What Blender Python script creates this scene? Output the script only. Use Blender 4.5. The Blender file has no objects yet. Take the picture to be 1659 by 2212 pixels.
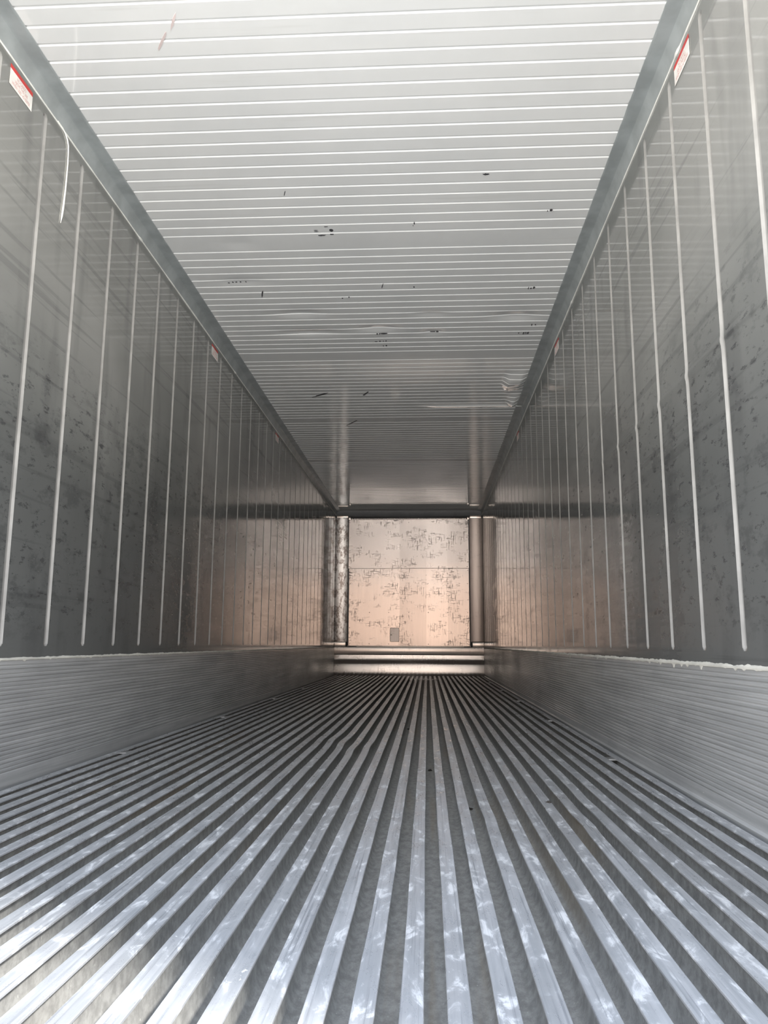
import bpy, bmesh, math, random
from mathutils import Vector, Matrix, noise as mnoise

random.seed(7)
S = bpy.context.scene
C = S.collection

# ------------------------------------------------------------------ camera
cam_data = bpy.data.cameras.new('camera')
cam = bpy.data.objects.new('camera', cam_data)
C.objects.link(cam)
F_PX = 1681.16
cam_data.sensor_fit = 'VERTICAL'
cam_data.sensor_height = 36.0
cam_data.lens = F_PX / 2212.0 * 36.0
cam_data.clip_start = 0.02
yaw, pitch, roll = -0.0557, 0.1676, 0.0050
fw = Vector((math.sin(yaw) * math.cos(pitch), math.cos(yaw) * math.cos(pitch), math.sin(pitch)))
rt = Vector((math.cos(yaw), -math.sin(yaw), 0))
up = rt.cross(fw)
r2 = rt * math.cos(roll) + up * math.sin(roll)
u2 = -rt * math.sin(roll) + up * math.cos(roll)
M = Matrix((r2, u2, -fw)).transposed().to_4x4()
M.translation = Vector((0.284, 0.0, 0.479))
cam.matrix_world = M
S.camera = cam

# ------------------------------------------------------------------ light and exposure
S.view_settings.view_transform = 'Standard'
S.view_settings.look = 'None'
S.view_settings.exposure = 0.1
S.view_settings.gamma = 1.0
S.view_settings.use_curve_mapping = False
S.cycles.use_denoising = True
S.cycles.max_bounces = 16
S.cycles.diffuse_bounces = 8
S.cycles.glossy_bounces = 12
S.cycles.caustics_reflective = True
S.cycles.blur_glossy = 0.6
S.cycles.sample_clamp_indirect = 12.0

SKY = 8.5
world = bpy.data.worlds.new('daylight')
S.world = world
world.use_nodes = True
wn = world.node_tree
wn.nodes.clear()
wo = wn.nodes.new('ShaderNodeOutputWorld')
wb = wn.nodes.new('ShaderNodeBackground')
wt = wn.nodes.new('ShaderNodeTexCoord')
wsx = wn.nodes.new('ShaderNodeSeparateXYZ')
wm = wn.nodes.new('ShaderNodeMapRange')
wm.inputs['From Min'].default_value = -1.0
wm.inputs['From Max'].default_value = 1.0
wr = wn.nodes.new('ShaderNodeValToRGB')
cr = wr.color_ramp
cr.elements[0].position = 0.0
cr.elements[0].color = (0.42, 0.415, 0.40, 1)
cr.elements[1].position = 1.0
cr.elements[1].color = (0.54, 0.65, 0.87, 1)
for pos, col in ((0.32, (0.80, 0.785, 0.75, 1)), (0.44, (1.90, 1.86, 1.78, 1)), (0.485, (0.97, 0.765, 0.625, 1)), (0.515, (0.97, 0.765, 0.625, 1)),
                 (0.58, (0.95, 0.90, 0.85, 1)), (0.70, (0.66, 0.75, 0.90, 1))):
    e = cr.elements.new(pos)
    e.color = col
wb.inputs['Strength'].default_value = SKY
wn.links.new(wt.outputs['Generated'], wsx.inputs[0])
wn.links.new(wsx.outputs['Z'], wm.inputs['Value'])
wn.links.new(wm.outputs[0], wr.inputs[0])
wn.links.new(wr.outputs[0], wb.inputs['Color'])
wn.links.new(wb.outputs[0], wo.inputs[0])

sun_d = bpy.data.lights.new('sun', 'SUN')
sun_d.energy = 10.0
sun_d.angle = math.radians(6.0)
sun_d.color = (1.0, 0.97, 0.93)
sun = bpy.data.objects.new('sun', sun_d)
C.objects.link(sun)
el = math.radians(44)
h = Vector((-1.665, 1.0, 0)).normalized()
sdir = Vector((h.x * math.cos(el), h.y * math.cos(el), -math.sin(el)))
sun.rotation_euler = sdir.to_track_quat('-Z', 'Y').to_euler()
sun.location = (6, -6, 8)

# the open rear doorway: daylight enters here
Y0, Y1 = 0.50, 12.10
por_d = bpy.data.lights.new('doorway_portal', 'AREA')
por_d.shape = 'RECTANGLE'
por_d.size = 2.32
por_d.size_y = 2.62
por_d.cycles.is_portal = True
por = bpy.data.objects.new('doorway_portal', por_d)
C.objects.link(por)
por.location = (0, Y0 - 0.01, 1.26)
por.rotation_euler = (math.radians(90), 0, 0)

W = 1.145          # half width
H = 2.541          # ceiling height


# ------------------------------------------------------------------ helpers
def link_obj(name, me, mats, parent=None):
    o = bpy.data.objects.new(name, me)
    C.objects.link(o)
    for m in (mats if isinstance(mats, (list, tuple)) else [mats]):
        if m.name not in [x.name for x in me.materials if x]:
            me.materials.append(m)
    if parent is not None:
        o.parent = parent
    return o


def mesh_from(name, verts, faces, mats, parent=None, smooth=None, fmat=None):
    me = bpy.data.meshes.new(name)
    me.from_pydata(verts, [], faces)
    me.update()
    if fmat is not None:
        me.polygons.foreach_set('material_index', fmat)
    bm = bmesh.new()
    bm.from_mesh(me)
    bmesh.ops.recalc_face_normals(bm, faces=bm.faces)
    bm.to_mesh(me)
    bm.free()
    if smooth is not None:
        for p in me.polygons:
            p.use_smooth = True
        me.set_sharp_from_angle(angle=math.radians(smooth))
    return link_obj(name, me, mats, parent)


def add_box(bm, x0, x1, y0, y1, z0, z1, bev=0.0, seg=2):
    r = bmesh.ops.create_cube(bm, size=1.0)
    vs = r['verts']
    for v in vs:
        v.co = Vector(((x0 + x1) / 2 + v.co.x * (x1 - x0), (y0 + y1) / 2 + v.co.y * (y1 - y0), (z0 + z1) / 2 + v.co.z * (z1 - z0)))
    if bev > 0:
        es = list({e for v in vs for e in v.link_edges})
        bmesh.ops.bevel(bm, geom=es, offset=bev, segments=seg, affect='EDGES', profile=0.5)


def bm_obj(name, bm, mats, parent=None, smooth=30):
    me = bpy.data.meshes.new(name)
    bmesh.ops.recalc_face_normals(bm, faces=bm.faces)
    bm.to_mesh(me)
    bm.free()
    if smooth:
        for p in me.polygons:
            p.use_smooth = True
        me.set_sharp_from_angle(angle=math.radians(smooth))
    return link_obj(name, me, mats, parent)


def box(name, x0, x1, y0, y1, z0, z1, mats, parent=None, bev=0.002):
    bm = bmesh.new()
    add_box(bm, x0, x1, y0, y1, z0, z1, bev)
    return bm_obj(name, bm, mats, parent)


def tag(o, label=None, cat=None, group=None, kind=None):
    if label:
        o['label'] = label
    if cat:
        o['category'] = cat
    if group:
        o['group'] = group
    if kind:
        o['kind'] = kind
    return o


def empty(name, loc=(0, 0, 0)):
    o = bpy.data.objects.new(name, None)
    o.empty_display_size = 0.1
    C.objects.link(o)
    o.location = loc
    return o


def tube(name, pts, radii, mat, parent=None, seg=8, flat=1.0, flat_axis=0):
    """a round bead swept along pts"""
    verts, faces = [], []
    n = len(pts)
    for i, p in enumerate(pts):
        p = Vector(p)
        a = Vector(pts[max(i - 1, 0)])
        b = Vector(pts[min(i + 1, n - 1)])
        t = (b - a).normalized()
        ref = Vector((1, 0, 0)) if abs(t.x) < 0.9 else Vector((0, 0, 1))
        s = t.cross(ref).normalized()
        q = s.cross(t).normalized()
        for k in range(seg):
            an = 2 * math.pi * k / seg
            off = s * math.cos(an) * radii[i] + q * math.sin(an) * radii[i] * flat
            verts.append(tuple(p + off))
    for i in range(n - 1):
        for k in range(seg):
            k2 = (k + 1) % seg
            faces.append((i * seg + k, i * seg + k2, (i + 1) * seg + k2, (i + 1) * seg + k))
    faces.append(tuple(range(seg)))
    faces.append(tuple((n - 1) * seg + k for k in range(seg)))
    return mesh_from(name, verts, faces, mat, parent, smooth=60)


def nz(x, y=0.0, z=0.0):
    return mnoise.noise(Vector((x, y, z)))


# ------------------------------------------------------------------ materials
class Mat:
    def __init__(self, name):
        self.m = bpy.data.materials.new(name)
        self.m.use_nodes = True
        self.nt = self.m.node_tree
        self.nt.nodes.clear()
        self.out = self.n('ShaderNodeOutputMaterial')
        self.tc = self.n('ShaderNodeTexCoord')

    def n(self, t, **kw):
        nd = self.nt.nodes.new(t)
        for k, v in kw.items():
            setattr(nd, k, v)
        return nd

    def l(self, a, b):
        self.nt.links.new(a, b)

    def val(self, sock, v):
        if hasattr(v, 'is_output') or hasattr(v, 'links'):
            self.l(v, sock)
        else:
            sock.default_value = v

    def noise(self, scale=(1, 1, 1), detail=3.0, rough=0.55, loc=(0, 0, 0), dist=0.0, base=1.0, rot=(0, 0, 0)):
        mp = self.n('ShaderNodeMapping')
        mp.inputs['Scale'].default_value = scale
        mp.inputs['Location'].default_value = loc
        mp.inputs['Rotation'].default_value = rot
        self.l(self.tc.outputs['Object'], mp.inputs[0])
        nn = self.n('ShaderNodeTexNoise')
        nn.inputs['Scale'].default_value = base
        nn.inputs['Detail'].default_value = detail
        nn.inputs['Roughness'].default_value = rough
        nn.inputs['Distortion'].default_value = dist
        self.l(mp.outputs[0], nn.inputs['Vector'])
        return nn.outputs[0]

    def ramp(self, fac, a, b, lo=0.0, hi=1.0):
        r = self.n('ShaderNodeMapRange', interpolation_type='SMOOTHSTEP')
        r.inputs['From Min'].default_value = a
        r.inputs['From Max'].default_value = b
        r.inputs['To Min'].default_value = lo
        r.inputs['To Max'].default_value = hi
        self.l(fac, r.inputs['Value'])
        return r.outputs[0]

    def math(self, op, a, b=0.0, clamp=False):
        nd = self.n('ShaderNodeMath', operation=op, use_clamp=clamp)
        self.val(nd.inputs[0], a)
        self.val(nd.inputs[1], b)
        return nd.outputs[0]

    def mix(self, fac, a, b):
        nd = self.n('ShaderNodeMix', data_type='RGBA')
        self.val(nd.inputs[0], fac)
        for s, v in ((nd.inputs[6], a), (nd.inputs[7], b)):
            if isinstance(v, tuple):
                s.default_value = v if len(v) == 4 else (*v, 1)
            else:
                self.l(v, s)
        return nd.outputs[2]

    def axis(self, name):
        s = self.n('ShaderNodeSeparateXYZ')
        self.l(self.tc.outputs['Object'], s.inputs[0])
        return s.outputs[name]

    def bump(self, height, strength=1.0, distance=0.01, prev=None):
        b = self.n('ShaderNodeBump')
        b.inputs['Strength'].default_value = strength
        b.inputs['Distance'].default_value = distance
        self.l(height, b.inputs['Height'])
        if prev is not None:
            self.l(prev, b.inputs['Normal'])
        return b.outputs[0]

    def pbr(self, color, rough=0.5, metal=0.0, normal=None, spec=0.5):
        p = self.n('ShaderNodeBsdfPrincipled')
        if isinstance(color, tuple):
            p.inputs['Base Color'].default_value = color if len(color) == 4 else (*color, 1)
        else:
            self.l(color, p.inputs['Base Color'])
        self.val(p.inputs['Roughness'], rough)
        self.val(p.inputs['Metallic'], metal)
        p.inputs['Specular IOR Level'].default_value = spec
        if normal is not None:
            self.l(normal, p.inputs['Normal'])
        self.l(p.outputs[0], self.out.inputs[0])
        return p


def simple(name, color, rough=0.5, metal=0.0):
    m = Mat(name)
    v = m.noise((9, 9, 9), 3)
    c = m.mix(m.ramp(v, 0.3, 0.7), tuple(x * 0.85 for x in color), tuple(min(1, x * 1.1) for x in color))
    m.pbr(c, rough, metal)
    return m.m


def make_wall_steel():
    m = Mat('worn_stainless_steel')
    z = m.axis('Z')
    streak = m.noise((1, 0.55, 26), 4, 0.6)              # scuffs dragged along the wall
    fine = m.noise((1, 2.2, 90), 4, 0.6, loc=(0, 3, 1))
    blot = m.noise((1, 5, 9), 5, 0.7, loc=(0, 1.7, 4))   # rubbed dark blotches
    smear = m.noise((1, 6, 1.2), 3, 0.5, loc=(0, 8, 2))  # vertical smears
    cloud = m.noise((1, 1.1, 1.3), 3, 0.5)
    # cargo rubs the wall between knee and shoulder height
    band = m.math('MULTIPLY', m.ramp(z, 0.42, 0.62), m.ramp(z, 1.75, 1.25))
    blot2 = m.noise((1, 14, 34), 5, 0.75, loc=(0, 6, 9))
    marks = m.math('MULTIPLY', m.math('MAXIMUM', m.math('MULTIPLY', m.ramp(blot, 0.52, 0.64), 0.6), m.ramp(blot2, 0.565, 0.625)), band)
    lines = m.ramp(streak, 0.56, 0.66)
    sm = m.ramp(smear, 0.52, 0.70)
    dirt = m.math('ADD', m.math('MULTIPLY', marks, 0.75), m.math('ADD', m.math('MULTIPLY', lines, 0.26), m.math('MULTIPLY', sm, 0.26)), clamp=True)
    low_dark = m.math('MULTIPLY', m.ramp(m.math('ADD', z, m.math('MULTIPLY', cloud, 1.3)), 2.85, 1.45), 0.80)  # darker wall colour towards the bottom, uneven with the cloud noise
    wall_col = m.mix(m.ramp(cloud, 0.3, 0.7), (0.235, 0.240, 0.228), (0.295, 0.30, 0.288))
    wall_col = m.mix(low_dark, wall_col, (0.092, 0.098, 0.099))
    col = m.mix(dirt, wall_col, (0.055, 0.058, 0.060))
    rough = m.math('ADD', m.ramp(fine, 0.3, 0.8, 0.06, 0.10), m.math('MULTIPLY', dirt, 0.25))
    wave = m.noise((1, 7, 1.1), 2, 0.4, loc=(0, 2, 0))
    wave2 = m.noise((1, 3, 5), 3, 0.5, loc=(0, 5, 3))
    nb = m.bump(wave, 1.0, 0.0006)
    nb = m.bump(wave2, 1.0, 0.00035, nb)
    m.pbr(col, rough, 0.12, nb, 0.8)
    return m.m


def make_ceiling():
    m = Mat('white_painted_ceiling')
    cloud = m.noise((2, 2, 1), 4, 0.6)
    grime = m.noise((1.2, 16, 1), 3, 0.6)
    c = m.mix(m.ramp(cloud, 0.3, 0.75), (0.82, 0.82, 0.81), (0.76, 0.765, 0.76))
    c = m.mix(m.ramp(grime, 0.62, 0.8, 0, 0.25), c, (0.55, 0.54, 0.50))
    nb = m.bump(m.noise((1.5, 2.5, 1), 2), 1.0, 0.0002)
    m.pbr(c, m.ramp(cloud, 0.3, 0.7, 0.05, 0.08), 0.0, nb, 1.0)
    return m.m


def make_floor_top():
    m = Mat('scratched_aluminium_tread')
    v = m.noise((60, 2.0, 8), 4, 0.6)
    patch = m.noise((30, 11, 5), 6, 0.7, loc=(3, 1, 0), dist=0.6)
    wear = m.noise((5, 0.7, 5), 3, 0.5, loc=(1, 4, 0))
    sc = m.noise((40, 30, 10), 5, 0.75, loc=(1, 9, 2), dist=1.2)
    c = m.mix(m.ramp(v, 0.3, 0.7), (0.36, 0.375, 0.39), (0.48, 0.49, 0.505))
    c = m.mix(m.ramp(wear, 0.45, 0.7, 0, 0.5), c, (0.31, 0.31, 0.31))
    c = m.mix(m.ramp(patch, 0.52, 0.66, 0, 0.7), c, (0.80, 0.81, 0.82))
    lng = m.noise((150, 1.6, 8), 4, 0.65, loc=(5, 2, 0))
    c = m.mix(m.ramp(lng, 0.52, 0.68, 0, 0.65), c, (0.20, 0.21, 0.225))
    c = m.mix(m.ramp(sc, 0.66, 0.72, 0, 0.9), c, (0.9, 0.9, 0.88))
    rough = m.ramp(patch, 0.3, 0.7, 0.24, 0.50)
    nb = m.bump(m.noise((20, 9, 10), 4, 0.6), 1.0, 0.0008)
    m.pbr(c, rough, 0.45, nb)
    return m.m


def make_floor_valley():
    m = Mat('dusty_channel_aluminium')
    g = m.noise((70, 40, 40), 4, 0.7)
    lng = m.noise((18, 0.6, 4), 3, 0.5)
    sp = m.noise((160, 120, 60), 3, 0.7, loc=(2, 2, 2))
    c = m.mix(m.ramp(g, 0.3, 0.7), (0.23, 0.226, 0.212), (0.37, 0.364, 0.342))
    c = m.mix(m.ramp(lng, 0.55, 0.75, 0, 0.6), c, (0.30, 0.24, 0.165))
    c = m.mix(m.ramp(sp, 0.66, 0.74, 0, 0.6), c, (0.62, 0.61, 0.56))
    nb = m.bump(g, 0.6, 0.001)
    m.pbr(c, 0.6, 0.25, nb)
    return m.m


def make_scuff():
    m = Mat('ribbed_dull_aluminium')
    st = m.noise((1, 1.2, 60), 4, 0.65)
    cl = m.noise((1, 1.5, 3), 4, 0.6, loc=(0, 2, 5))
    sp = m.noise((1, 26, 50), 4, 0.75, loc=(0, 6, 1))
    c = m.mix(m.ramp(st, 0.35, 0.7), (0.32, 0.33, 0.33), (0.44, 0.45, 0.45))
    c = m.mix(m.ramp(cl, 0.45, 0.75, 0, 0.45), c, (0.22, 0.225, 0.23))
    c = m.mix(m.ramp(sp, 0.69, 0.75, 0, 0.8), c, (0.72, 0.72, 0.70))
    nb = m.bump(m.noise((1, 3, 8), 3), 1.0, 0.0008)
    m.pbr(c, m.ramp(cl, 0.3, 0.7, 0.30, 0.42), 0.25, nb)
    return m.m


def make_bulkhead(name, base, dark, amount=1.0, rough=(0.24, 0.36), seed=0.0, blot=0.0, metal=0.75, rot=0.25):
    m = Mat(name)
    vert = m.noise((55, 1, 7), 4, 0.7, loc=(seed, 0, 1))
    hor = m.noise((7, 1, 60), 4, 0.7, loc=(2, seed, 3))
    pat = m.noise((2.6, 1, 5.0), 3, 0.5, loc=(seed, 3, 1))
    fine = m.noise((1, 1, 1), 2, 0.5, base=14, loc=(seed, 0, 0))
    brush = m.noise((90, 1, 1.0), 3, 0.6)
    pz = m.ramp(pat, 0.48, 0.57)
    mv = m.math('MULTIPLY', m.ramp(vert, 0.56, 0.60), pz)
    mh = m.math('MULTIPLY', m.ramp(hor, 0.57, 0.61), pz)
    mk = m.math('MULTIPLY', m.math('MAXIMUM', mv, mh), 0.75 * amount, clamp=True)
    c = m.mix(m.ramp(brush, 0.3, 0.7), tuple(b * 0.92 for b in base), base)
    c = m.mix(mk, c, dark)
    if blot > 0:
        bl = m.noise((14, 1, 7), 7, 0.8, loc=(seed, 1, 7))
        c = m.mix(m.ramp(bl, 0.47, 0.56, 0, blot), c, dark)
    rg = (rough[0] + rough[1]) / 2
    nb = m.bump(m.noise((3, 1, 3), 2), 1.0, 0.0008)
    mt = m.math('MULTIPLY', metal, m.math('SUBTRACT', 1.0, m.math('MULTIPLY', mk, 0.8)))
    m.pbr(c, rg, mt, nb)
    p = [x for x in m.nt.nodes if x.type == 'BSDF_PRINCIPLED'][0]
    p.inputs['Anisotropic'].default_value = 0.9
    p.inputs['Anisotropic Rotation'].default_value = rot
    tg = m.n('ShaderNodeTangent', direction_type='RADIAL', axis='Z')
    m.l(tg.outputs[0], p.inputs['Tangent'])
    return m.m


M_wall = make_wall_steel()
M_groove = simple('lighter_groove_steel', (0.345, 0.345, 0.335), 0.22, 0.25)  # groove faces get a lighter tone than the wall between them
M_ceil = make_ceiling()
M_top = make_floor_top()
M_val = make_floor_valley()
M_scuff = make_scuff()
M_panel = make_bulkhead('brushed_bulkhead_aluminium', (0.264, 0.227, 0.208), (0.085, 0.065, 0.056), 1.3, (0.20, 0.23), 0.0, 0.0, 0.75, 0.0)
M_postL = make_bulkhead('mottled_post_aluminium', (0.86, 0.83, 0.81), (0.22, 0.165, 0.14), 0.6, (0.38, 0.46), 3.0, 0.85, 0.6)
M_postR = make_bulkhead('dull_post_aluminium', (0.56, 0.475, 0.43), (0.28, 0.23, 0.20), 0.5, (0.40, 0.50), 5.0, 0.0, 0.5)
M_sill = make_bulkhead('sill_aluminium', (0.50, 0.44, 0.40), (0.24, 0.20, 0.18), 0.5, (0.28, 0.32), 8.0, 0.0, 0.75, 0.0)
M_defl = make_bulkhead('rolled_deflector_steel', (0.42, 0.385, 0.36), (0.22, 0.18, 0.16), 0.4, (0.24, 0.28), 11.0, 0.0, 0.75, 0.25)
M_hatch = make_bulkhead('hatch_steel', (0.42, 0.37, 0.34), (0.2, 0.17, 0.15), 0.8, (0.35, 0.45), 2.0)
M_cove = simple('blue_grey_cove_metal', (0.38, 0.41, 0.415), 0.42, 0.25)
M_head = simple('dark_grey_header_paint', (0.085, 0.088, 0.092), 0.5, 0.0)
M_black = simple('black_slot_fill', (0.012, 0.012, 0.013), 0.7)  # black colour standing in for the darkness inside slots and gaps
M_seal = simple('white_sealant', (0.84, 0.84, 0.80), 0.55)
M_chalk = simple('chalky_old_sealant', (0.48, 0.475, 0.43), 0.8)
M_chip = simple('bare_dark_metal', (0.06, 0.06, 0.065), 0.5)
M_red = simple('faded_red_scrape', (0.74, 0.62, 0.60), 0.7)
M_swhite = simple('white_sticker_vinyl', (0.86, 0.84, 0.81), 0.45)
M_sred = simple('red_sticker_band', (0.62, 0.055, 0.05), 0.45)
M_stext = simple('faded_red_lettering', (0.66, 0.46, 0.44), 0.5)
M_screw = simple('dark_screw_steel', (0.12, 0.10, 0.09), 0.5, 0.5)
M_bolt = simple('bright_rivet', (0.85, 0.82, 0.78), 0.3, 0.3)
M_debris = simple('dark_debris', (0.035, 0.03, 0.025), 0.9)
M_scrap = simple('pale_scrap_plastic', (0.75, 0.73, 0.68), 0.6)
M_tab = simple('dull_weld_tab', (0.30, 0.30, 0.295), 0.5, 0.6)
M_core = simple('panel_core', (0.30, 0.30, 0.30), 0.8)


# ------------------------------------------------------------------ ribbed steel side walls
def capsule_depth(dy, z, zb, zt, r, depth):
    if z < zb + r:
        d = math.hypot(dy, z - (zb + r))
    elif z > zt - r:
        d = math.hypot(dy, z - (zt - r))
    else:
        d = abs(dy)
    t = max(0.0, 1.0 - d / r)
    t = min(1.0, t / 0.62)
    return depth * (t * t * (3 - 2 * t))


def side_wall(name, sx, grooves, zb=0.464, zt=2.445, R=0.0160, depth=0.0070):
    ys = {Y0, Y1 + 0.03}
    for g in grooves:
        for k in (-1.5, -1.12, 1.12, 1.5, -1.0, -0.72, -0.5, -0.34, -0.17, 0, 0.17, 0.34, 0.5, 0.72, 1.0):
            ys.add(round(g + k * R, 5))
    allg = sorted(grooves)
    for a, b in zip(allg[:-1], allg[1:]):
        for k in (0.3, 0.5, 0.7):
            ys.add(round(a + (b - a) * k, 5))
    ys = sorted(y for y in ys if Y0 <= y <= Y1 + 0.03)
    zs = [0.40, 0.44, zb - 0.003, zb - 0.010, zt + 0.003, zt + 0.010]
    zs += [zb + R * k for k in (0, 0.25, 0.5, 0.75, 1.0)]
    zs += [0.55 + 0.18 * i for i in range(11)]
    zs += [zt - R * k for k in (1.0, 0.75, 0.5, 0.25, 0)]
    zs += [2.48, 2.56]
    if sx > 0:
        zs += [1.325, 1.345, 1.355, 1.365, 1.375, 1.395]
    zs = sorted(set(round(z, 5) for z in zs))
    verts, faces, dep = [], [], []
    for y in ys:
        g = min(grooves, key=lambda q: abs(q - y))
        for z in zs:
            d = capsule_depth(y - g, z, zb, zt, R, depth)
            dent = 0.0007 * nz(y * 1.3, z * 1.1, sx * 3)
            if sx > 0 and 1.9 < y < 4.0:      # a long knock at shoulder height
                dent -= 0.0032 * math.exp(-((z - 1.36) / 0.013) ** 2) * min(1.0, (y - 1.9) * 3, (4.0 - y) * 2)
            dep.append(d)
            verts.append((sx * (W + 0.002 + d + dent), y, z))
    nzr = len(zs)
    for i in range(len(ys) - 1):
        for j in range(nzr - 1):
            a = i * nzr + j
            faces.append((a, a + 1, a + nzr + 1, a + nzr))
    fm = [1 if sum(dep[k] for k in f) > 0.0008 else 0 for f in faces]
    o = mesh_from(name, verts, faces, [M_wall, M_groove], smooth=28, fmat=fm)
    # insulated core behind the steel skin
    b = len(o.data.vertices)
    return tag(o, kind='structure')


gl = [2.572 + 0.3172 * k for k in range(-6, 31)]
gr = [2.202 + 0.3147 * k for k in range(-5, 32)]
gl = [g for g in gl if Y0 + 0.03 < g < Y1 - 0.05]
gr = [g for g in gr if Y0 + 0.03 < g < Y1 - 0.05]
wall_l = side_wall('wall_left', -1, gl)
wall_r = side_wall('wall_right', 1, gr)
tag(wall_l, 'worn stainless steel left side wall with pressed vertical grooves', 'wall')
tag(wall_r, 'worn stainless steel right side wall with pressed vertical grooves', 'wall')
for sx, w in ((-1, wall_l), (1, wall_r)):
    x0, x1 = sorted((sx * (W + 0.03), sx * (W + 0.10)))
    box('insulated_core', x0, x1, Y0, Y1 + 0.20, -0.16, 2.70, M_core, w, 0.0)


# ------------------------------------------------------------------ white ribbed ceiling
def ceiling_dent(x, y):
    z = 0.0
    # torn, bulging liner beside the right hand cove
    if 5.55 < y < 6.75 and x > 0.70:
        edge = 0.885 + 0.10 * max(0.0, (y - 6.05) / 0.55)
        t = max(0.0, min(1.0, (x - edge) / 0.05))
        ty = max(0.0, min(1.0, (y - 5.68) / 0.25)) * max(0.0, min(1.0, (6.61 - y) / 0.05))
        t *= max(0.0, min(1.0, (1.078 - x) / 0.05))
        ridge = 0.55 + 0.45 * math.sin((y - 5.7) * 9.0 + x * 6)
        z -= 0.034 * t * ty * ridge
    # shallow knocks along a line across the ceiling
    for cx, cy, rx, ry, d in ((-0.52, 4.62, 0.16, 0.05, 0.010), (-0.50, 4.93, 0.20, 0.05, 0.012), (-0.03, 4.88, 0.13, 0.04, 0.010),
                              (0.32, 4.66, 0.09, 0.03, 0.008), (0.33, 4.96, 0.06, 0.04, 0.008), (0.86, 4.72, 0.16, 0.06, 0.012),
                              (-0.78, 4.17, 0.14, 0.04, 0.006), (-0.70, 3.74, 0.06, 0.05, 0.005)):
        q = ((x - cx) / rx) ** 2 + ((y - cy) / ry) ** 2
        if q < 6:
            z += d * math.exp(-q * 1.2)
    # sheet joint that has dropped
    if x > 0.2:
        q = (y - 6.605) / 0.02
        if abs(q) < 3:
            z -= 0.010 * math.exp(-q * q) * min(1, (x - 0.2) / 0.3)
    return z


def make_ceiling_mesh():
    cs = []
    for n in range(-3, 6):
        s = 3.822 + 1.638 * n
        for k in range(19):
            y = s + 0.0815 * k
            if Y0 + 0.05 < y < Y1 - 0.12:
                cs.append(y)
    gw, gd = 0.0095, 0.0041
    rows = [(Y0, 0.0)]
    prev = Y0
    for c in sorted(cs):
        gap = c - 0.0125 - prev
        m_ = max(1, int(round(gap / 0.03)))
        for k in range(1, m_):
            rows.append((prev + gap * k / m_, 0.0))
        rows += [(c - 0.0125, 0.0), (c - gw, 0.0), (c - 0.0015, gd), (c + 0.0015, gd), (c + 0.0064, 0.0), (c + 0.0115, 0.0)]
        prev = c + 0.0115
    rows += [(Y1 - 0.06, 0.0), (Y1 + 0.05, 0.0)]
    xs = [-1.16, -1.06] + [-1.0 + 0.05 * i for i in range(34)] + [0.70 + 0.0125 * i for i in range(31)] + [1.09, 1.16]
    xs = sorted(set(round(x, 4) for x in xs))
    verts, faces = [], []
    for y, dz in rows:
        for x in xs:
            verts.append((x, y, H + dz + ceiling_dent(x, y)))
    n = len(xs)
    for i in range(len(rows) - 1):
        for j in range(n - 1):
            a = i * n + j
            faces.append((a, a + 1, a + n + 1, a + n))
    return mesh_from('ceiling', verts, faces, [M_ceil], smooth=24)


ceil = tag(make_ceiling_mesh(), 'white painted ceiling with closely spaced cross ribs, dented near the right edge', 'ceiling', kind='structure')
box('insulated_core', -W - 0.10, W + 0.10, Y0, Y1 + 0.20, H + 0.03, H + 0.11, M_core, ceil, 0.0)


# ------------------------------------------------------------------ T section aluminium floor
def rib_profile():
    half = [(0.0148, 0.0), (0.0158, -0.0010), (0.0160, -0.0042), (0.0130, -0.0066), (0.0062, -0.0105), (0.0048, -0.018),
            (0.0052, -0.030), (0.0060, -0.042), (0.0090, -0.0510), (0.0140, -0.0560), (0.0200, -0.0575), (0.0200, -0.0640)]
    return [(-x, z) for x, z in reversed(half)] + half


PROF = rib_profile()
CX = [0.0032 + 0.0644 * i for i in range(-17, 18)]
DENTS = {13: [(4.1, 0.16, -0.005)], 14: [(4.05, 0.2, -0.010)], 15: [(3.95, 0.18, -0.012)], 16: [(3.70, 0.16, -0.009)], 17: [(3.80, 0.16, -0.006)],
         28: [(2.25, 0.08, 0.005)], 29: [(2.6, 0.10, -0.004)], 34: [(2.55, 0.10, -0.004)], 24: [(2.3, 0.1, 0.003)]}


def floor_rib(idx, cx, parent):
    ys = []
    y = Y0
    while y < Y1 - 0.055:
        ys.append(y)
        y += 0.06 if y < 4.5 else 0.16
    ys.append(Y1 - 0.055)
    verts, faces, fm = [], [], []
    n = len(PROF)
    for y in ys:
        off = 0.0012 * nz(y * 1.6, idx * 3.7) + 0.0007 * nz(y * 6, idx * 1.3)
        lift = 0.0008 * nz(y * 2.2, idx * 5.1, 4)
        for (c, w, a) in DENTS.get(idx, []):
            off += a * math.exp(-((y - c) / w) ** 2)
        wid = 1.0 + 0.05 * nz(y * 3, idx * 2.3, 9)
        for x, z in PROF:
            k = max(0.0, min(1.0, (z + 0.06) / 0.06))
            wx = wid if z > -0.008 else 1.0
            verts.append((cx + x * wx + off * k, y, z + lift * k))
    for i in range(len(ys) - 1):
        for j in range(n - 1):
            a = i * n + j
            faces.append((a, a + 1, a + n + 1, a + n))
            zt = (PROF[j][1] + PROF[j + 1][1]) / 2
            fm.append(0 if zt > -0.003 else 1)
    faces.append(tuple(range(n)))
    fm.append(0)
    faces.append(tuple((len(ys) - 1) * n + k for k in range(n)))
    fm.append(0)
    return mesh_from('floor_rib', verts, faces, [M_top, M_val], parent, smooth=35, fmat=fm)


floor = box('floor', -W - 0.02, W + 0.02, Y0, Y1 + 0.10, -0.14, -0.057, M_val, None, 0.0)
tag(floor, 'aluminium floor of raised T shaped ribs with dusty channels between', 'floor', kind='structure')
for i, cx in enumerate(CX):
    floor_rib(i, cx, floor)
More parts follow.
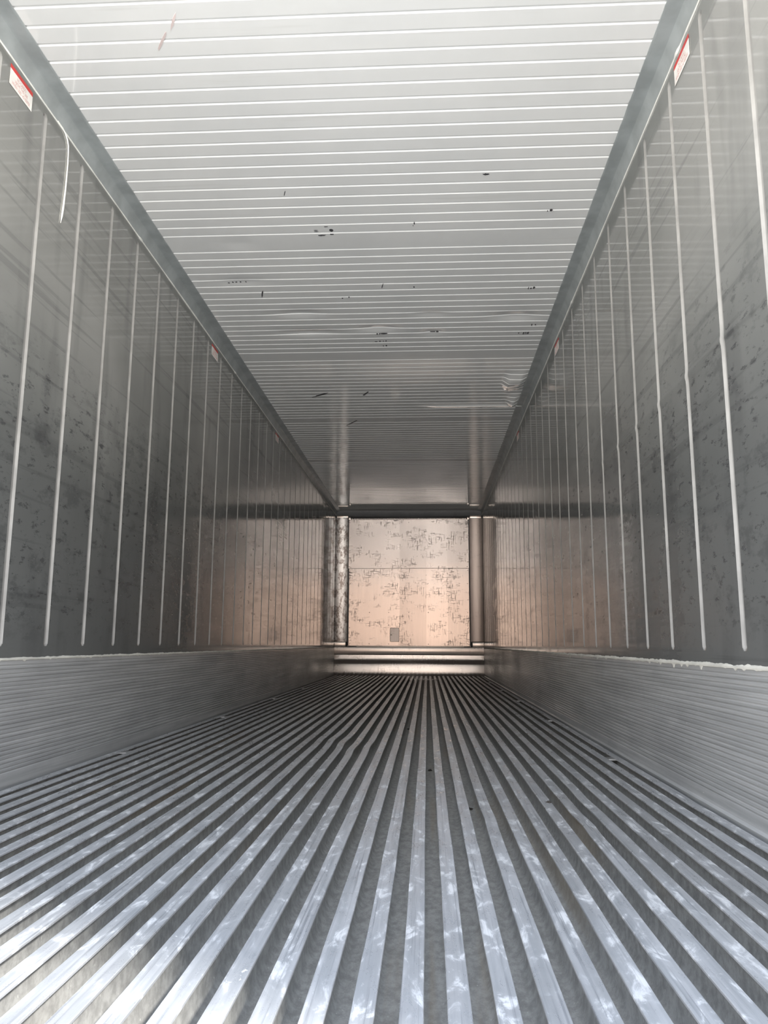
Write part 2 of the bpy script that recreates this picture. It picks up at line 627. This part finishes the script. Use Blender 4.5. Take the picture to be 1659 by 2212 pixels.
# short bridging tabs welded across the outermost channels
for sx, ylist in ((-1, (3.53, 5.24, 6.98, 8.60, 10.20)), (1, (3.52, 5.22, 6.97, 8.56, 10.18))):
    for y in ylist:
        a = CX[0] if sx < 0 else CX[-2]
        bm = bmesh.new()
        add_box(bm, a + 0.010, a + 0.0644 - 0.010, y - 0.032, y + 0.032, -0.0075, -0.0012, 0.001)
        bm_obj('bridging_tab', bm, M_tab, floor)


# ------------------------------------------------------------------ ribbed aluminium baseboards
def scuff(name, sx):
    lip = 0.008 if sx > 0 else 0.0
    prof = [(W + 0.03, -0.062), (W - 0.004, -0.062), (W - 0.005 - lip, -0.006), (W - 0.005 - lip, 0.002), (W - 0.004, 0.008), (W - 0.003, 0.018), (W - 0.003, 0.038)]
    z = 0.040
    while z < 0.398:
        prof += [(W - 0.003, z), (W - 0.0005, z + 0.0025), (W - 0.0005, z + 0.0045), (W - 0.003, z + 0.0075)]
        z += 0.0142
    prof += [(W - 0.003, 0.412), (W - 0.002, 0.4185), (W + 0.004, 0.4215), (W + 0.03, 0.4215)]
    ys = [Y0 + (Y1 + 0.02 - Y0) * i / 60 for i in range(61)]
    verts, faces = [], []
    n = len(prof)
    for y in ys:
        d = 0.0012 * nz(y * 0.9, sx * 4)
        for x, z in prof:
            verts.append((sx * (x + d * 0.5), y, z))
    for i in range(len(ys) - 1):
        for j in range(n - 1):
            a = i * n + j
            faces.append((a, a + 1, a + n + 1, a + n))
    return tag(mesh_from(name, verts, faces, [M_scuff], smooth=20), kind='structure')


tag(scuff('baseboard_left', -1), 'finely ribbed dull aluminium kick plate along the left wall', 'kick plate')
tag(scuff('baseboard_right', 1), 'finely ribbed dull aluminium kick plate along the right wall', 'kick plate')


def chalk_line(name, sx):
    """ragged pale sealant smeared over the top edge of the kick plate"""
    verts, faces = [], []
    y, ys = Y0, []
    while y < Y1 - 0.02:
        ys.append(y)
        y += 0.012 if y < 5 else 0.03
    for i, y in enumerate(ys):
        k = 0.75 if sx < 0 else 1.15
        up_ = 0.4225 + k * (0.004 + 0.004 * nz(y * 9, sx * 2) + 0.003 * nz(y * 40, sx))
        dn = 0.4185 - k * (0.003 + 0.003 * max(0, nz(y * 13, sx * 5)) + 0.009 * max(0, nz(y * 47, 3 * sx)) ** 2 * 3 + (0.022 if nz(y * 31, 8 * sx) > 0.66 else 0))
        for z, x in ((up_, W + 0.002), (up_ - 0.0015, W - 0.0005), (0.4205, W - 0.0045), (dn + 0.001, W - 0.0048), (dn, W - 0.0025)):
            verts.append((sx * x, y, z))
    for i in range(len(ys) - 1):
        for j in range(4):
            a = i * 5 + j
            faces.append((a, a + 1, a + 6, a + 5))
    return tag(mesh_from(name, verts, faces, [M_chalk]), kind='structure')


tag(chalk_line('trim_1', -1), 'ragged pale sealant line on top of the left kick plate', 'sealant')
tag(chalk_line('trim_2', 1), 'ragged pale sealant line on top of the right kick plate', 'sealant')


# ------------------------------------------------------------------ cove angles between walls and ceiling
def cove(name, sx):
    prof = [(1.069, H - 0.0005), (1.0695, H - 0.0035), (1.075, H - 0.006), (1.114, H - 0.0075), (1.121, H - 0.010), (1.127, H - 0.018),
            (1.138, H - 0.046), (1.1425, H - 0.0600), (1.1435, H - 0.0625), (1.15, H - 0.0625)]
    ys = []
    y = Y0
    while y < Y1:
        ys.append(y)
        y += 0.02 if y < 5 else 0.06
    ys.append(Y1 + 0.01)
    verts, faces = [], []
    n = len(prof)
    for y in ys:
        w1 = 0.0016 * nz(y * 14, sx * 3) + 0.001 * nz(y * 45, sx * 7)
        dn = -0.016 * math.exp(-((y - 6.15) / 0.3) ** 2) if sx > 0 else 0.0
        for j, (x, z) in enumerate(prof):
            dx = w1 if j < 2 else 0.0
            verts.append((sx * (x + dx), y, z + dn * (0.6 if j < 5 else 0.15)))
    for i in range(len(ys) - 1):
        for j in range(n - 1):
            a = i * n + j
            faces.append((a, a + 1, a + n + 1, a + n))
    return tag(mesh_from(name, verts, faces, [M_cove], smooth=22), kind='structure')


tag(cove('trim_3', -1), 'blue grey metal cove angle joining the left wall and ceiling', 'trim')
tag(cove('trim_4', 1), 'blue grey metal cove angle joining the right wall and ceiling', 'trim')


def bead(name, sx):
    pts, rad = [], []
    y = Y0
    seed = 11 if sx < 0 else 23
    while y < Y1 - 0.02:
        big = max(0.0, nz(y * 0.8, seed))
        r = 0.0031 + 0.0030 * big + 0.0008 * nz(y * 12, seed)
        wob = 0.0012 * nz(y * 5, seed) + (0.004 * nz(y * 2.1, seed + 3) if sx > 0 and y > 4.2 else 0)
        if 0.9 < (y * 0.71 + seed) % 1.4 < 0.93:
            r *= 2.0
        pts.append((sx * (W + 0.0005), y, H - 0.0645 + wob))
        rad.append(max(0.0014, r))
        y += 0.02 if y < 6 else 0.06
    return tag(tube(name, pts, rad, M_seal, seg=6), kind='structure')


tag(bead('trim_5', -1), 'thin white sealant bead under the left cove angle', 'sealant')
tag(bead('trim_6', 1), 'thin wavy white sealant bead under the right cove angle', 'sealant')

# a length of sealant that has come away and hangs down the left wall
hp = [(2.66, 2.4785), (2.70, 2.4775), (2.725, 2.472), (2.744, 2.458), (2.756, 2.437), (2.760, 2.40), (2.762, 2.35), (2.761, 2.30), (2.760, 2.25),
      (2.757, 2.21), (2.754, 2.17), (2.749, 2.13), (2.743, 2.098)]
hang = tube('hanging_sealant', [(-W + 0.0015, y, z) for y, z in hp],
            [0.0026, 0.0028, 0.003, 0.003, 0.0028, 0.0026, 0.0026, 0.003, 0.0032, 0.0036, 0.0040, 0.0036, 0.0008], M_seal, seg=8)
tag(hang, 'loose strand of white sealant hanging down the left wall', 'sealant')

# ------------------------------------------------------------------ front bulkhead
wall_back = box('wall_back', -W - 0.02, W + 0.02, Y1 + 0.06, Y1 + 0.14, -0.12, 2.66, M_head, None, 0.0)
tag(wall_back, 'front end wall of the container behind the metal panels', 'wall', kind='structure')


def panel_d(x):
    return -0.018 - 0.060 * (max(-0.14, min(x, 0.272)) - 0.272) - 0.022 * (min(x, -0.14) + 0.14) + 0.030 * max(0.0, x - 0.60)


def screw(x, z, y, parent, r=0.0065):
    bm = bmesh.new()
    bmesh.ops.create_cone(bm, cap_ends=True, segments=10, radius1=r, radius2=r * 0.6, depth=0.004,
                          matrix=Matrix.Translation((x, y - 0.002, z)) @ Matrix.Rotation(math.radians(90), 4, 'X'))
    return bm_obj('screw', bm, M_screw, parent)


PY = Y1 - 0.012


def sheet(name, x0, x1, z0, z1, mat, y=PY, t=0.012, bow=0.0015, nx=48, nzs=16, lean=0.0):
    """a thin metal sheet, slightly buckled"""
    verts, faces = [], []
    us = sorted({round((x - x0) / (x1 - x0), 5) for x in [x0 + (x1 - x0) * i / nx for i in range(nx + 1)] + [-0.14, 0.272, 0.60]})
    nx = len(us) - 1
    for i in range(nx + 1):
        for j in range(nzs + 1):
            u, v = us[i], j / nzs
            xx = x0 + (x1 - x0) * u
            ed = min(1.0, min(u, 1 - u, v, 1 - v) * 8)
            d = bow * ed * (nz(u * 2.3 + x0, v * 2.1 + z0, 5))
            # the sheet is pressed in flat upright strips, each leaning a little
            d += panel_d(xx) - lean * v
            verts.append((x0 + (x1 - x0) * u, y + d, z0 + (z1 - z0) * v))
    for i in range(nx):
        for j in range(nzs):
            a = i * (nzs + 1) + j
            faces.append((a, a + 1, a + nzs + 2, a + nzs + 1))
    bm = bmesh.new()
    vs = [bm.verts.new(v) for v in verts]
    for f in faces:
        bm.faces.new([vs[k] for k in f])
    bmesh.ops.recalc_face_normals(bm, faces=bm.faces)
    if sum(f.normal.y for f in bm.faces) > 0:
        bmesh.ops.reverse_faces(bm, faces=bm.faces)
    r = bmesh.ops.extrude_face_region(bm, geom=list(bm.faces))
    for g in r['geom']:
        if isinstance(g, bmesh.types.BMVert):
            g.co.y += t
    return bm_obj(name, bm, mat, None, 0.4)


upper = tag(sheet('bulkhead_panel', -0.942, 0.931, 1.639, 2.404, M_panel), 'upper scuffed aluminium sheet of the end wall, above the seam', 'panel')
for x, z in ((-0.925, 2.36), (-0.925, 2.12), (-0.925, 1.92), (-0.925, 1.66), (0.905, 2.36), (0.905, 2.12), (0.905, 1.92), (0.905, 1.66), (0.0, 2.36), (0.0, 2.19)):
    screw(x, z, PY + panel_d(x), upper)
lower = tag(sheet('bulkhead_panel', -0.930, 0.928, 0.449, 1.632, M_panel), 'lower scuffed aluminium sheet of the end wall, with the small hatch', 'panel')
for z in (1.40, 0.955, 0.475):
    for x in (-0.91, -0.61, -0.31, 0.0, 0.30, 0.60, 0.905):
        screw(x, z, PY + panel_d(x), lower)
for z in (1.605, 1.15, 0.72):
    for x in (-0.915, 0.912):
        screw(x, z, PY + panel_d(x), lower)

# small inspection hatch
bm = bmesh.new()
add_box(bm, -0.0725, 0.0725, -0.004, 0.006, 0.0, 0.213, 0.0)
es = [e for e in bm.edges if abs((e.verts[0].co - e.verts[1].co).y) > 0.005]
bmesh.ops.bevel(bm, geom=es, offset=0.016, segments=4, affect='EDGES')
hatch = tag(bm_obj('hatch_cover', bm, M_hatch, lower), 'small grey rectangular hatch cover')
hatch.location = (-0.2175, PY - 0.0065 + panel_d(-0.2175), 0.508)
hatch.rotation_euler = (0, 0, math.atan(-0.022))
verts, faces = [], []
for k in range(40):
    a = 2 * math.pi * k / 40
    cx_ = max(-1, min(1, 1.35 * math.cos(a)))
    cz_ = max(-1, min(1, 1.35 * math.sin(a)))
    for ex, yy in ((0.0725, -0.003), (0.0725, -0.008), (0.0665, -0.008), (0.0665, -0.003)):
        verts.append((cx_ * ex, yy, 0.1065 + cz_ * (ex + 0.034)))
for k in range(40):
    for j in range(4):
        faces.append((k * 4 + j, k * 4 + (j + 1) % 4, ((k + 1) % 40) * 4 + (j + 1) % 4, ((k + 1) % 40) * 4 + j))
mesh_from('rim', verts, faces, [M_screw], hatch)
bm = bmesh.new()
bmesh.ops.create_uvsphere(bm, u_segments=12, v_segments=8, radius=0.011, matrix=Matrix.Translation((-0.052, -0.006, 0.105)))
tag(bm_obj('knob', bm, M_bolt, hatch), 'pale round knob')

# corner posts
def turn_face(o, s_):
    xs_ = [v.co.x for v in o.data.vertices]
    xc = (min(xs_) + max(xs_)) / 2
    for v in o.data.vertices:
        if v.co.y < Y1:
            v.co.y += s_ * (v.co.x - xc)


post_l = tag(box('corner_post', -W, -0.952, Y1 - 0.022, Y1 + 0.03, 0.506, 2.436, M_postL, None, 0.003), 'mottled pale metal corner post at the left of the end wall', 'post')
box('cap', -W + 0.012, -0.955, Y1 - 0.025, Y1 + 0.03, 2.438, 2.472, M_sill, post_l, 0.003)
post_r = tag(box('corner_post', 0.945, W, Y1 - 0.022, Y1 + 0.03, 0.515, 2.418, M_postR, None, 0.003), 'smooth brownish metal corner post at the right of the end wall', 'post')
box('cap', 0.955, W - 0.012, Y1 - 0.025, Y1 + 0.03, 2.421, 2.470, M_sill, post_r, 0.003)
turn_face(post_l, 0.075)
turn_face(post_r, -0.04)
for sx, p in ((-1, post_l), (1, post_r)):
    for z in (0.75, 1.3, 1.85, 2.3):
        screw(sx * 1.10, z, Y1 - 0.022, p, 0.005)

# sill rail under the panels, with end brackets and drain slots
sill = tag(empty('sill_rail', (0, Y1, 0.316)), 'horizontal metal rail under the end wall panels with dark end slots', 'rail')
bm = bmesh.new()
add_box(bm, -W, W, -0.028, 0.03, 0.0, 0.112, 0.003)
bm_obj('rail_face', bm, M_sill, sill)
bm = bmesh.new()
add_box(bm, -0.80, 0.84, -0.040, 0.0, 0.112, 0.124, 0.002)
add_box(bm, -0.945, 0.945, -0.024, 0.0, 0.124, 0.132, 0.002)
bm_obj('ledge', bm, M_sill, sill)
for sx in (-1, 1):
    bm = bmesh.new()
    x0, x1 = sorted((sx * 0.972, sx * W))
    add_box(bm, x0, x1, -0.028, 0.03, 0.112, 0.188, 0.003)
    br = bm_obj('end_bracket', bm, M_sill, sill)
    bm = bmesh.new()
    x0, x1 = sorted((sx * 0.951, sx * 0.971))
    add_box(bm, x0, x1, -0.020, 0.03, 0.118, 0.186, 0.0)
    tag(bm_obj('drain_slot', bm, M_black, sill), 'black vertical slot')
    for k in range(5):
        bm = bmesh.new()
        bmesh.ops.create_cone(bm, cap_ends=True, segments=8, radius1=0.005, radius2=0.003, depth=0.004,
                              matrix=Matrix.Translation((sx * (1.00 + 0.025 * k), -0.030, 0.10 + 0.012 * (k % 2))) @ Matrix.Rotation(math.radians(90), 4, 'X'))
        bm_obj('rivet', bm, M_screw, sill)

# rolled deflector plate between rail and floor
prof = [(-0.016, 0.308), (-0.0190, 0.262), (-0.023, 0.243), (-0.034, 0.222), (-0.052, 0.203), (-0.064, 0.186), (-0.070, 0.165), (-0.0745, 0.130),
        (-0.0785, 0.090), (-0.0800, 0.060), (-0.0785, 0.035), (-0.071, 0.014), (-0.060, 0.002), (-0.055, -0.060)]
verts, faces = [], []
xs = [-W + 0.004 + (2 * W - 0.008) * i / 40 for i in range(41)]
for i, x in enumerate(xs):
    for y, z in prof:
        verts.append((x, Y1 + y + 0.0012 * nz(x * 3, z * 8), z))
n = len(prof)
for i in range(40):
    for j in range(n - 1):
        a = i * n + j
        faces.append((a, a + 1, a + n + 1, a + n))
dfl = mesh_from('deflector_plate', verts, faces, [M_defl], smooth=60)
tag(dfl, 'curved metal deflector plate along the foot of the end wall', 'plate')
tag(box('trim_7', -W, W, Y1 - 0.010, Y1 + 0.05, 0.300, 0.322, M_black, None, 0.0), 'thin black gap line between sill rail and deflector plate', 'trim', kind='structure')

# header beam and air outlet with its comb
bm = bmesh.new()
hv = [(-0.045, 2.536), (-0.010, 2.456), (0.05, 2.456), (0.05, 2.56), (-0.045, 2.56)]
va = [bm.verts.new((-W, Y1 + y, z)) for y, z in hv]
vb = [bm.verts.new((W, Y1 + y, z)) for y, z in hv]
bm.faces.new(va)
bm.faces.new(list(reversed(vb)))
for k in range(5):
    bm.faces.new((va[k], va[(k + 1) % 5], vb[(k + 1) % 5], vb[k]))
tag(bm_obj('header_beam', bm, M_head), 'dark grey sloping beam where the end wall meets the ceiling', 'beam')

grille = tag(empty('air_grille', (0, Y1, 2.4068)), 'narrow black air outlet slot with comb teeth above the end wall panels', 'grille')
bm = bmesh.new()
add_box(bm, -0.93, 0.93, 0.02, 0.05, 0.0, 0.052, 0.0)
bm_obj('slot', bm, M_black, grille)
bm = bmesh.new()
add_box(bm, -0.90, 0.905, -0.012, 0.0, 0.036, 0.043, 0.001)
bm_obj('rod', bm, M_head, grille)
bm = bmesh.new()
for k in range(86):
    x = -0.90 + k * 0.021
    add_box(bm, x, x + 0.009, -0.006, 0.002, -0.001, 0.016 + 0.004 * random.random(), 0.0)
bm_obj('comb', bm, M_sill, grille)
for sx in (-1, 1):
    bm = bmesh.new()
    x0, x1 = sorted((sx * 0.915, sx * 0.945))
    add_box(bm, x0, x1, -0.02, 0.02, -0.002, 0.040, 0.002)
    bm_obj('end_clip', bm, M_sill, grille)


# ------------------------------------------------------------------ load line stickers on both walls
def sticker(sx, y0, first_parts, label):
    """a 15 x 7.5 cm notice: red band over white, three lines of text"""
    r = empty('load_line_sticker', (sx * (W + 0.0005), y0 + 0.0755, 2.416))
    r.rotation_euler = (math.radians(90), 0, math.radians(90 if sx < 0 else -90))
    tag(r, label, 'sticker', 'load line stickers under the cove')
    for p in first_parts:
        c = p.copy()
        C.objects.link(c)
        c.parent = r
    return r


def flat_box(name, x0, x1, y0, y1, z0, z1, mat):
    bm = bmesh.new()
    add_box(bm, x0, x1, y0, y1, z0, z1, 0.0)
    o = bm_obj(name, bm, mat, None, 0)
    return o


parts = []
parts.append(flat_box('white_field', -0.0755, 0.0755, -0.0375, 0.0215, 0.0, 0.0006, M_swhite))
parts.append(flat_box('red_band', -0.0755, 0.0755, 0.0215, 0.0375, 0.0, 0.0006, M_sred))
for i, (txt, yy) in enumerate((('NO CARGO', 0.0035), ('ABOVE THIS LINE', -0.0130), ('WHEN USED AS REEFER', -0.0295))):
    cu = bpy.data.curves.new('lettering', 'FONT')
    cu.body = txt
    cu.align_x = 'CENTER'
    cu.size = 0.0175
    cu.space_character = 0.98
    cu.offset = 0.0004
    cu.extrude = 0.0001
    cu.materials.append(M_stext)
    t = bpy.data.objects.new('lettering', cu)
    C.objects.link(t)
    t.location = (0, yy, 0.0008)
    t.scale = ((0.058, 0.105, 0.138)[i] / (0.0175 * 0.62 * len(txt)), 1, 1)
    bpy.context.view_layer.update()
    dg = bpy.context.evaluated_depsgraph_get()
    lm = bpy.data.meshes.new_from_object(t.evaluated_get(dg))
    lo_ = bpy.data.objects.new('lettering', lm)
    C.objects.link(lo_)
    lo_.location, lo_.scale = t.location, t.scale
    bpy.data.objects.remove(t)
    parts.append(lo_)
for sx, ys_, names in ((-1, (2.321, 4.875, 7.098), ('nearest', 'middle', 'farthest')), (1, (2.302, 4.868, 7.112), ('nearest', 'middle', 'farthest'))):
    side = 'left' if sx < 0 else 'right'
    for y, nm in zip(ys_, names):
        sticker(sx, y, parts, 'white notice sticker with red top band, the %s on the %s wall' % (nm, side))
for p in parts:
    bpy.data.objects.remove(p)


# ------------------------------------------------------------------ bare metal chips and scrapes in the ceiling paint
def chip(x, y, rx, ry, mat=None, seed=0, rot=0.0, name='paint_chip'):
    verts, n = [], 14
    rnd = random.Random(seed * 31 + int(x * 1000))
    zc = H + ceiling_dent(x, y) - 0.0012
    for k in range(n):
        a = 2 * math.pi * k / n
        f = 0.7 + 0.5 * rnd.random()
        px, py = rx * f * math.cos(a), ry * f * math.sin(a)
        verts.append((x + px * math.cos(-rot) - py * math.sin(-rot), y + px * math.sin(-rot) + py * math.cos(-rot), zc))
    verts += [(vx, vy, vz + 0.003) for vx, vy, vz in verts]
    faces = [tuple(range(n)), tuple(range(2 * n - 1, n - 1, -1))]
    for k in range(n):
        faces.append((k, (k + 1) % n, n + (k + 1) % n, n + k))
    return mesh_from(name, verts, faces, [mat or M_chip], ceil)


for i, (x, y, rx, ry) in enumerate((
        (0.554, 3.183, 0.016, 0.007), (-0.191, 3.624, 0.011, 0.014), (-0.272, 3.622, 0.012, 0.003), (-0.270, 3.634, 0.010, 0.003),
        (-0.215, 3.590, 0.010, 0.003), (-0.246, 3.672, 0.020, 0.006), (-0.198, 3.664, 0.005, 0.006), (-0.189, 3.664, 0.005, 0.006),
        (0.228, 3.578, 0.003, 0.010), (0.222, 3.60, 0.002, 0.004), (0.888, 3.491, 0.008, 0.008), (0.872, 3.497, 0.003, 0.005),
        (-0.860, 4.185, 0.006, 0.006), (-0.835, 4.180, 0.005, 0.008), (-0.815, 4.180, 0.006, 0.007), (-0.790, 4.180, 0.005, 0.008), (-0.758, 4.180, 0.004, 0.009),
        (-0.045, 4.972, 0.006, 0.010), (-0.030, 4.970, 0.004, 0.010), (0.000, 4.966, 0.026, 0.009), (-0.062, 5.105, 0.010, 0.006),
        (-0.035, 5.100, 0.007, 0.010), (-0.010, 5.098, 0.003, 0.010), (0.008, 5.095, 0.004, 0.013), (-0.015, 5.185, 0.004, 0.010), (0.006, 5.182, 0.006, 0.014),
        (0.905, 4.995, 0.004, 0.009), (0.938, 4.997, 0.005, 0.020), (0.950, 4.997, 0.003, 0.018), (0.960, 4.997, 0.003, 0.018), (0.969, 4.997, 0.006, 0.020),
        (0.885, 4.326, 0.003, 0.014), (0.900, 4.326, 0.005, 0.010), (0.917, 4.322, 0.007, 0.012), (0.975, 4.86, 0.004, 0.014), (0.998, 4.86, 0.004, 0.012),
        (-0.22, 4.41, 0.005, 0.008), (-0.18, 4.40, 0.004, 0.006), (0.215, 4.28, 0.004, 0.012), (0.33, 4.965, 0.020, 0.010), (0.36, 4.955, 0.010, 0.014))):
    chip(x, y, rx, ry, None, i)
for i, (x, y, rx, ry, rot) in enumerate(((-0.695, 4.335, 0.004, 0.05, -0.25), (-0.600, 6.25, 0.012, 0.10, -0.9), (-0.221, 6.234, 0.010, 0.06, -0.5),
                                         (0.03, 4.26, 0.003, 0.030, -0.2), (-0.37, 3.29, 0.002, 0.02, -0.3), (-0.42, 7.1, 0.008, 0.12, -0.6))):
    chip(x, y, rx, ry, None, 50 + i, rot, 'scrape')
for i, (x, y, rx, ry, rot) in enumerate(((-0.560, 2.262, 0.004, 0.045, -0.5), (-0.625, 2.345, 0.005, 0.05, -0.6))):
    chip(x, y, rx, ry, M_red, 80 + i, rot, 'scrape')


# ------------------------------------------------------------------ debris lying on the floor
def clump(name, x, y, z, r, mat, label, seed, squash=0.45, stretch=1.0, group=None):
    bm = bmesh.new()
    bmesh.ops.create_icosphere(bm, subdivisions=3, radius=1.0)
    for v in bm.verts:
        k = 0.75 + 0.55 * mnoise.noise(v.co * 1.8 + Vector((seed, 0, 0))) + 0.25 * mnoise.noise(v.co * 5 + Vector((0, seed, 0)))
        v.co = Vector((v.co.x * r * k, v.co.y * r * k * stretch, max(-0.25, v.co.z) * r * k * squash))
    lo = min(v.co.z for v in bm.verts)
    for v in bm.verts:
        v.co.z -= lo
    o = bm_obj(name, bm, mat, None, 40)
    o.location = (x, y, z)
    return tag(o, label, 'debris', group)


gx = [c + 0.0322 for c in CX]


def near_gap(x):
    return min(gx, key=lambda g: abs(g - x))


clump('dirt_clump', near_gap(0.564), 1.46, -0.0570, 0.012, M_debris, 'dark leafy clump in a floor channel, nearest the doorway', 3, 0.6, 1.3)
clump('dirt_clump', near_gap(0.434), 2.70, -0.0570, 0.011, M_debris, 'flat dark clump lying across a channel in the middle of the floor', 5, 0.4, 1.6)
clump('dirt_clump', CX[27] + 0.008, 2.53, 0.0, 0.009, M_debris, 'small dark crumb on a rib edge right of the floor centre', 8, 0.6, 1.2)
clump('dirt_clump', near_gap(0.153), 5.10, -0.0570, 0.012, M_debris, 'dark crumb far along a channel left of the floor centre', 9, 0.5, 2.0)
clump('dirt_clump', near_gap(0.296), 3.48, -0.0570, 0.011, M_debris, 'dark crumb in a central channel, halfway along the floor', 12, 0.5, 1.8)
for i, (x, lab) in enumerate(((0.62, 'pale scrap on the far floor end, right one of the close pair'), (0.53, 'pale scrap on the far floor end, left one of the close pair'),
                              (0.08, 'pale scrap at the far floor end, just right of below the hatch'), (-0.42, 'pale scrap at the far end of the floor, leftmost'))):
    k = min(range(35), key=lambda q: abs(CX[q] - x))
    clump('scrap', CX[k], 11.86 + 0.02 * i, 0.0008, 0.012, M_scrap, lab, 20 + i, 0.8, 1.5, 'pale scraps at the far floor end')
